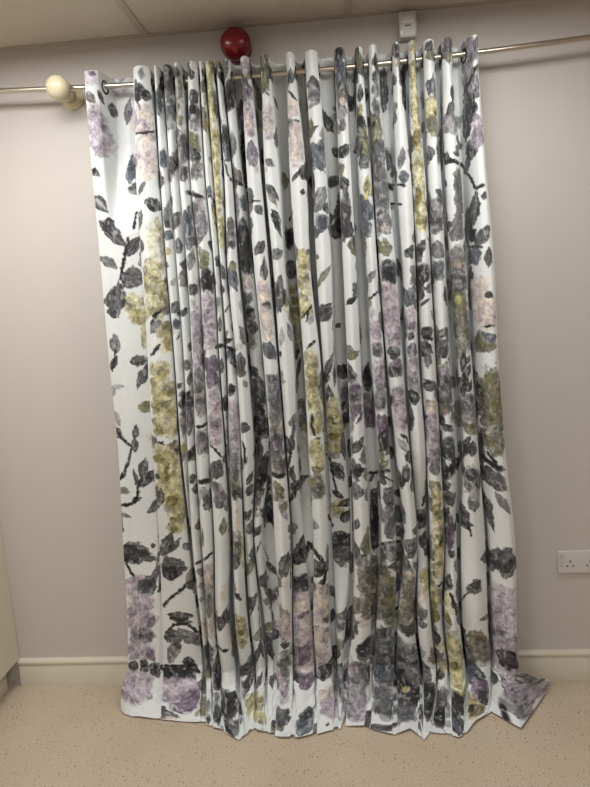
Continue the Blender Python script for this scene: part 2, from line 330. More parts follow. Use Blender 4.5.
def build_grid(folds, hem_map, hem_y, first, last):
    nF = len(folds)
    zt = 2.262
    ZB = .13                                        # where the cloth begins to break onto the floor
    zs = np.concatenate([np.arange(zt, ZB, -.0024), [ZB]])
    nr = len(zs)
    ctrlX = []; ctrlY = []
    Ls = []; Rs = []; Ds = []
    for L, R, d in folds:
        d = [d]*8 if np.isscalar(d) else d
        lx = []; lz = []; rx = []; rz = []
        for y, l, r in zip(YL_, L, R):
            p = at(l, y, -.13); q = at(r, y, -.13)
            lx.append(p[0]); lz.append(p[2]); rx.append(q[0]); rz.append(q[2])
        o = np.argsort(lz)
        def sm(zq, zz, xx):                          # smooth interpolation along the height
            zz = np.array(zz)[o]; xx = np.array(xx)[o]
            m_ = np.gradient(xx, zz)
            zq2 = np.clip(zq, zz[0], zz[-1]); k = np.clip(np.searchsorted(zz, zq2)-1, 0, len(zz)-2)
            h = zz[k+1]-zz[k]; t = (zq2-zz[k])/h
            return (2*t**3-3*t**2+1)*xx[k] + (t**3-2*t**2+t)*h*m_[k] + (-2*t**3+3*t**2)*xx[k+1] + (t**3-t**2)*h*m_[k+1]
        Ls.append(sm(zs, lz, lx)); Rs.append(sm(zs, rz, rx)); Ds.append(sm(zs, lz, d))
    upf = np.clip((zs-.2)/1.9, 0, 1)                 # 0 at the bottom, 1 at the pole
    cols = []; prev_wide = 1.0                       # control columns
    for i in range(nF):
        L, R, D = Ls[i], Rs[i], Ds[i]; w_ = np.maximum(R-L, .004)
        if i < nF-1: g = np.maximum(Ls[i+1]-R, .0015)
        else: g = None
        YT = YF + .028*np.clip((zs-1.6)/.5, 0, 1)
        yf = YBK + (YT-YBK)*D
        ph = rng.rand()*6
        yf = yf + .008*np.sin(zs*3.1+ph)*(1-upf)
        yb = YBK + .012*np.sin(zs*2.3+ph*2)*(1-upf)
        wide = np.clip(g/.03, 0, 1) if g is not None else 0
        yb = yb - .010*wide*np.clip(1.3-upf, 0, 1)
        if i: prev_wide = np.clip((Ls[i]-Rs[i-1])/.03, 0, 1)
        if first and i == 0:                         # broad flat outer edge, threaded in front of the pole then behind it
            topk = np.clip((zs-1.75)/.3, 0, 1)
            yA = -.120-.010*topk; yC = yA*(1-topk) + YBK*topk
            cols += [(L, yA*np.ones_like(zs)), (L+.16*w_, yA-.008*topk), (L+.30*w_, yA*.97), (L+.46*w_, yC+.006), (L+.75*w_, yC+.012*(1-topk)), (R-.04*w_, yC+.015)]
            cols += [(R+.5*g, np.minimum(yC+.02, YBK+.0))]
        elif last and i == nF-1:
            topk = np.clip((zs-1.75)/.3, 0, 1)
            cols += [(L+.0*w_, yf*.62), (L+.20*w_, yf*.80), (L+.5*w_, yf*.98), (L+.8*w_, yf*1.0), (R, yf*.93)]
        else:
            # narrow gaps open into a wider hollow behind the folds
            nl = (1-prev_wide)*.16*w_; nr_ = (1-wide)*.16*w_*(1 if g is not None else 0)
            cols += [(L+nl, yf*.35+yb*.65), (L+.04*w_, yf*.76+yb*.24), (L+.5*w_, yf), (R-.04*w_, yf*.76+yb*.24), (R-nr_, yf*.35+yb*.65)]
            if g is not None:
                wn = Rs[i+1]-Ls[i+1]
                cols += [(R+.28*g-(1-wide)*.13*w_, yb), (R+.72*g+(1-wide)*.13*wn, yb+.004)]
            else: cols += [(R+.004, yb-.02), (R+.012, yb-.012), (R+.045, yb-.014)]
    X = np.array([c[0] for c in cols]); Y = np.array([c[1]*np.ones_like(zs) for c in cols])
    nc = len(cols)
    # dense columns by Catmull-Rom through the controls
    tt = []
    mw = np.sqrt(np.diff(X, axis=0)**2 + np.diff(Y, axis=0)**2).mean(axis=1)
    vis = np.diff(X, axis=0).mean(axis=1)/mw
    for k in range(nc-1):
        n = int(np.ceil(mw[k]/(.0017 if vis[k] > .5 else .0045))); n = max(2, min(60, n))
        tt += [k + j/n for j in range(n)]
    tt.append(nc-1.0); tt = np.array(tt)
    k = np.minimum(tt.astype(int), nc-2); f = (tt-k)[:, None]
    def cr(A):
        p0 = A[np.maximum(k-1, 0)]; p1 = A[k]; p2 = A[k+1]; p3 = A[np.minimum(k+2, nc-1)]
        # limited tangents keep the profile from overshooting
        m1 = (p2-p0)/2; m2 = (p3-p1)/2; dd = p2-p1
        lim = 1.6*np.abs(dd)+1e-4; m1 = np.clip(m1, -lim, lim); m2 = np.clip(m2, -lim, lim)
        return (2*f**3-3*f**2+1)*p1 + (f**3-2*f**2+f)*m1 + (-2*f**3+3*f**2)*p2 + (f**3-f**2)*m2
    GX = cr(X); GY = cr(Y); GZ = np.repeat(zs[None, :], len(tt), 0)
    # length of cloth across
    ds = np.sqrt(np.diff(GX, axis=0)**2 + np.diff(GY, axis=0)**2).mean(axis=1)
    s = np.concatenate([[0], np.cumsum(ds)])
    # small creases and soft buckling of the hanging cloth
    S2 = s[:, None]; wob = (fbm(S2*9, GZ*2.2, 11)-.5)*.010 + (fbm(S2*22, GZ*7, 4)-.5)*.004
    low = np.clip((1.1-GZ)/1.0, 0, 1)
    GY = np.minimum(GY + wob*(.35+1.6*low), -.024)
    # the part lying on the carpet
    nh = 110
    ux, uy, _ = proj(np.stack([GX[:, -1], GY[:, -1], GZ[:, -1]], -1))
    x690 = ux + (690-uy)*.045
    x690 = .5*np.maximum.accumulate(x690) + .5*np.minimum.accumulate(x690[::-1])[::-1]
    x690 = x690 + np.linspace(0, .01, len(s))
    hx = np.interp(x690, *hem_map); hy = np.interp(hx, *hem_y)
    hp = np.array([floor_at(a, b, .006) for a, b in zip(hx, hy)])
    rel_ = (GY[:, -1]-GY[:, -1].min())/.1            # valleys end a little further back
    kk = np.ones(5)/5
    P0 = np.stack([GX[:, -1], GY[:, -1], GZ[:, -1]], -1)
    P2 = np.stack([hp[:, 0], hp[:, 1] + .012*np.clip(rel_, 0, 1), hp[:, 2]], -1)
    P1 = np.stack([P0[:, 0]*.8+P2[:, 0]*.2, P0[:, 1]*.8+P2[:, 1]*.2-.02, np.full(len(s), -.012)], -1)
    q = np.linspace(0, 1, len(s)); sm_ = lambda z_: (np.clip(z_, 0, 1)**2*(3-2*np.clip(z_, 0, 1)))[:, None]
    if last: e_ = sm_((q-.86)/.14); P1 = P1*(1-e_) + e_*np.stack([P0[:, 0]*.35+P2[:, 0]*.65, P0[:, 1]*.8+P2[:, 1]*.2, np.full(len(s), .075)], -1)
    if first: e_ = sm_((.10-q)/.10); P1 = P1*(1-e_) + e_*np.stack([P2[:, 0]-.012, P0[:, 1]*.7+P2[:, 1]*.3, np.full(len(s), .045)], -1)
    t = (np.arange(1, nh+1)/nh)[None, :, None]
    Q = (1-t)**2*P0[:, None] + 2*t*(1-t)*P1[:, None] + t**2*P2[:, None]
    tb = t[..., 0]
    env = np.sin(PI*np.clip(tb, 0, 1)**.85)
    Lh = .26
    cr_ = fbm(S2*11, tb*2.2+5, 21)-.35
    cr2 = np.abs(fbm(S2*20, tb*5, 33)-.5)
    Q[..., 2] = np.maximum(Q[..., 2], .004) + env*(.055*np.maximum(cr_, 0) + .04*cr2) + .006*env
    edge = np.clip((tb-.8)/.2, 0, 1)
    Q[..., 2] += edge*.007*np.maximum(fbm(S2*8, tb*0+2, 41)-.45, 0)*4
    Q[..., 0] += env*.010*(fbm(S2*7, tb*3, 51)-.5)
    GX = np.concatenate([GX, Q[..., 0]], 1); GY = np.concatenate([GY, Q[..., 1]], 1); GZ = np.concatenate([GZ, Q[..., 2]], 1)
    h = np.concatenate([zt-zs, zt-ZB + Lh*np.arange(1, nh+1)/nh])
    P = np.stack([GX, GY, GZ], -1)
    return P, s, h, cols, tt

# ------------------------------------------------------------------ the print
COL = dict(K=(38, 36, 40), D=(62, 61, 64), G=(102, 102, 104), S=(74, 82, 92), L=(160, 160, 164), V=(188, 178, 190), W=(150, 140, 154),
           Z=(108, 94, 112), Y=(172, 164, 112), J=(204, 200, 164), X=(118, 108, 62), O=(112, 112, 84), P=(196, 186, 184), T=(92, 82, 80),
           C=(214, 204, 190), B=(232, 233, 230), U=(128, 122, 112))
COL = {k_: srgb(v) for k_, v in COL.items()}
BASE = srgb((216, 219, 219))
PAL = dict(v='VVVWVPWLVZ', y='JYXJUYJXOJY', g='GGDLGSDG', k='KDKDGK', p='PPVCPWPC', u='UGLCUDGO', o='OGOUDO', d='KKDK', m='GLWPGDWL', s='SSGDS')

class Print:
    def __init__(self, P, s, h):
        self.P, self.s, self.h = P, s, h
        self.col = np.tile(BASE, (P.shape[0], P.shape[1], 1)).astype(np.float32)
        px, py, z = proj(P.reshape(-1, 3)); self.z = z
        ix = np.round(px).astype(int); iy = np.round(py).astype(int)
        ok = (ix >= 0) & (ix < W) & (iy >= 0) & (iy < H)
        idx = np.nonzero(ok)[0]; idx = idx[np.argsort(-z[idx])]
        self.map = np.full((H, W), -1, np.int64); self.map[iy[idx], ix[idx]] = idx
        self.rows = P.shape[1]
        self.flat = np.zeros(P.shape[0], bool)
        self.strv = np.clip(np.sqrt((np.gradient(P, axis=1)**2).sum(-1))/np.gradient(h)[None, :], .6, 3.0)
        dP = np.gradient(P[..., 0], axis=0); dS = np.gradient(s)
        self.str = np.clip(np.hypot(dP, np.gradient(P[..., 1], axis=0))/dS[:, None], .8, 4.0)
    def wrap(self, u, v):                # the print runs on round the folded cloth
        return 1.0 if self.flat[u] else 1.15
    def find(self, x, y):
        xi, yi = int(round(x)), int(round(y))
        for r in range(0, 4):
            best = -1; bd = 99
            for dy in range(-r, r+1):
                for dx in range(-r, r+1):
                    a, b = yi+dy, xi+dx
                    if 0 <= a < H and 0 <= b < W and self.map[a, b] >= 0 and dx*dx+dy*dy < bd:
                        best = self.map[a, b]; bd = dx*dx+dy*dy
            if best >= 0: return best//self.rows, best % self.rows, self.z[best]
        return None
    def window(self, x, y, rad):
        f = self.find(x, y)
        if f is None: return None
        u, v, z = f; mpp = z/FPX; k = self.str[u, v]; R = rad*mpp; kv = self.strv[u, v]
        q = R/k*self.wrap(u, v)
        u0 = np.searchsorted(self.s, self.s[u]-q); u1 = np.searchsorted(self.s, self.s[u]+q)
        v0 = np.searchsorted(self.h, self.h[v]-R/kv); v1 = np.searchsorted(self.h, self.h[v]+R/kv)
        if u1 <= u0 or v1 <= v0: return None
        a = (self.s[u0:u1, None]-self.s[u])*k/mpp/self.wrap(u, v); b = -(self.h[None, v0:v1]-self.h[v])*kv/mpp
        # photo tilt of the plumb line
        return u0, u1, v0, v1, a + 0*b, b + 0*a
    def mix(self, wd, alpha, col):
        u0, u1, v0, v1 = wd[:4]
        c = self.col[u0:u1, v0:v1]; al = np.clip(alpha, 0, 1)[..., None]
        self.col[u0:u1, v0:v1] = c*(1-al) + np.asarray(col)*al
    def leaf(self, x, y, L, Wd, ang, col, al=.92, soft=.12, seed=None, tone=.36):
        L *= 1.08; Wd *= 1.12
        wd = self.window(x, y, max(L, Wd)*.62+2)
        if wd is None: return
        a, b = wd[4], wd[5]; sd = rng.randint(200) if seed is None else seed
        ca, sa = math.cos(math.radians(ang)), math.sin(math.radians(ang))
        t = (a*ca + b*sa)/(L/2); n = (-a*sa + b*ca)/(Wd/2)
        e = (fbm(a*.2, b*.2, sd)-.5)
        n2 = n*.80 + e*.7; t2 = t*.94 + (fbm(a*.3, b*.3, sd+5)-.5)*.3 + (fbm(n*2.2, t*.6, sd+21)-.5)*.28
        prof = np.clip(1-np.abs(t2)**1.9, 0, 1)**.95*(1-.3*t2)*1.08
        d = prof-np.abs(n2)
        m_ = np.clip(d/soft, 0, 1)
        streak = fbm((t*1.5), n*3.5, sd+9)
        alpha = m_*(al*(.72+.45*streak))
        tonev = (fbm(t*1.3+3, n*2.2, sd+13)-.5)*2*tone + np.exp(-(n/.12)**2)*.10
        cc = np.asarray(col)*(1+tonev[..., None]*1.3) + tonev[..., None]*.05
        self.mix(wd, alpha, np.clip(cc, .01, .95))
    def blob(self, x, y, rx, ry, col, al=.8, soft=.4):
        wd = self.window(x, y, max(rx, ry)*1.25+1)
        if wd is None: return
        a, b = wd[4], wd[5]; sd = rng.randint(200)
        d = 1-np.sqrt((a/rx)**2+(b/ry)**2) + (fbm(a*.22, b*.22, sd)-.5)*.9
        m_ = np.clip(d/soft, 0, 1)*(.6+.7*fbm(a*.35, b*.2, sd+3))
        tv = (fbm(a*.3, b*.3, sd+8)-.5)*.7
        self.mix(wd, m_*al, np.clip(np.asarray(col)*(1+tv[..., None]), .01, .95))
    def stroke(self, col, w_, pts, al=.95):
        for (x0, y0), (x1, y1) in zip(pts, pts[1:]):
            L = math.hypot(x1-x0, y1-y0); n = max(1, int(L/max(1.2, w_*.6)))
            ang = math.degrees(math.atan2(-(y1-y0), x1-x0))
            for j in range(n+1):
                t = (j+.5)/(n+1)
                ww = w_*(.75+.5*rng.rand())
                self.leaf(x0+(x1-x0)*t, y0+(y1-y0)*t, L/n*1.7+w_, ww*1.25, ang, col, al=al, soft=.5, tone=.15)
    def flower(self, x, y, rx, ry, pal, n=None):
        """layered water-colour petals filling an ellipse"""
        pal = PAL[pal] if pal in PAL else pal
        rx *= 1.15; ry *= 1.12
        self.blob(x, y, rx*1.12, ry*1.1, COL[pal[0]], .9, .3)
        n = n or int(6 + rx*ry/14)
        for j in range(n):
            rr = math.sqrt(rng.rand()); th = rng.rand()*2*PI
            px_, py_ = x+rx*.9*rr*math.cos(th), y+ry*.9*rr*math.sin(th)
            L = (4+6.5*rng.rand())*min(1.6, .5+min(rx, ry)/9); 
            c = COL[pal[rng.randint(len(pal))]]
            self.leaf(px_, py_, L, L*(.35+.35*rng.rand()), math.degrees(th)+90+rng.randn()*40, c, al=.5+.35*rng.rand(), soft=.35, tone=.3)
        dk = COL[pal[-1]]*.7
        for j in range(max(1, n//5)):
            rr = .7*math.sqrt(rng.rand()); th = rng.rand()*2*PI
            self.leaf(x+rx*rr*math.cos(th), y+ry*rr*math.sin(th), 3+3*rng.rand(), 1.3, math.degrees(th)+90+rng.randn()*30, dk, al=.7, soft=.5)
    def run(self, text):
        ox, oy, sc = 0, 0, 1.
        for ln in text.strip().splitlines():
            q = ln.split('#')[0].split()
            if not q: continue
            c = q[0]
            if c == 'o': ox, oy, sc = float(q[1]), float(q[2]), float(q[3]); continue
            if c == 'l':
                x, y, L, Wd, an = map(float, q[1:6]); self.leaf(ox+x/sc, oy+y/sc, L/sc, Wd/sc, an, COL[q[6]], al=float(q[7]) if len(q) > 7 else .95)
            elif c == 'f':
                x, y, rx, ry = map(float, q[1:5]); self.flower(ox+x/sc, oy+y/sc, rx/sc, ry/sc, q[5])
            elif c == 'b':
                x, y, rx, ry = map(float, q[1:5]); self.blob(ox+x/sc, oy+y/sc, rx/sc, ry/sc, COL[q[5]], float(q[6]) if len(q) > 6 else .8)
            elif c == 's':
                pts = [tuple(float(v) for v in a.split(',')) for a in q[3:]]
                self.stroke(COL[q[1]], float(q[2])/sc, [(ox+a/sc, oy+b/sc) for a, b in pts])

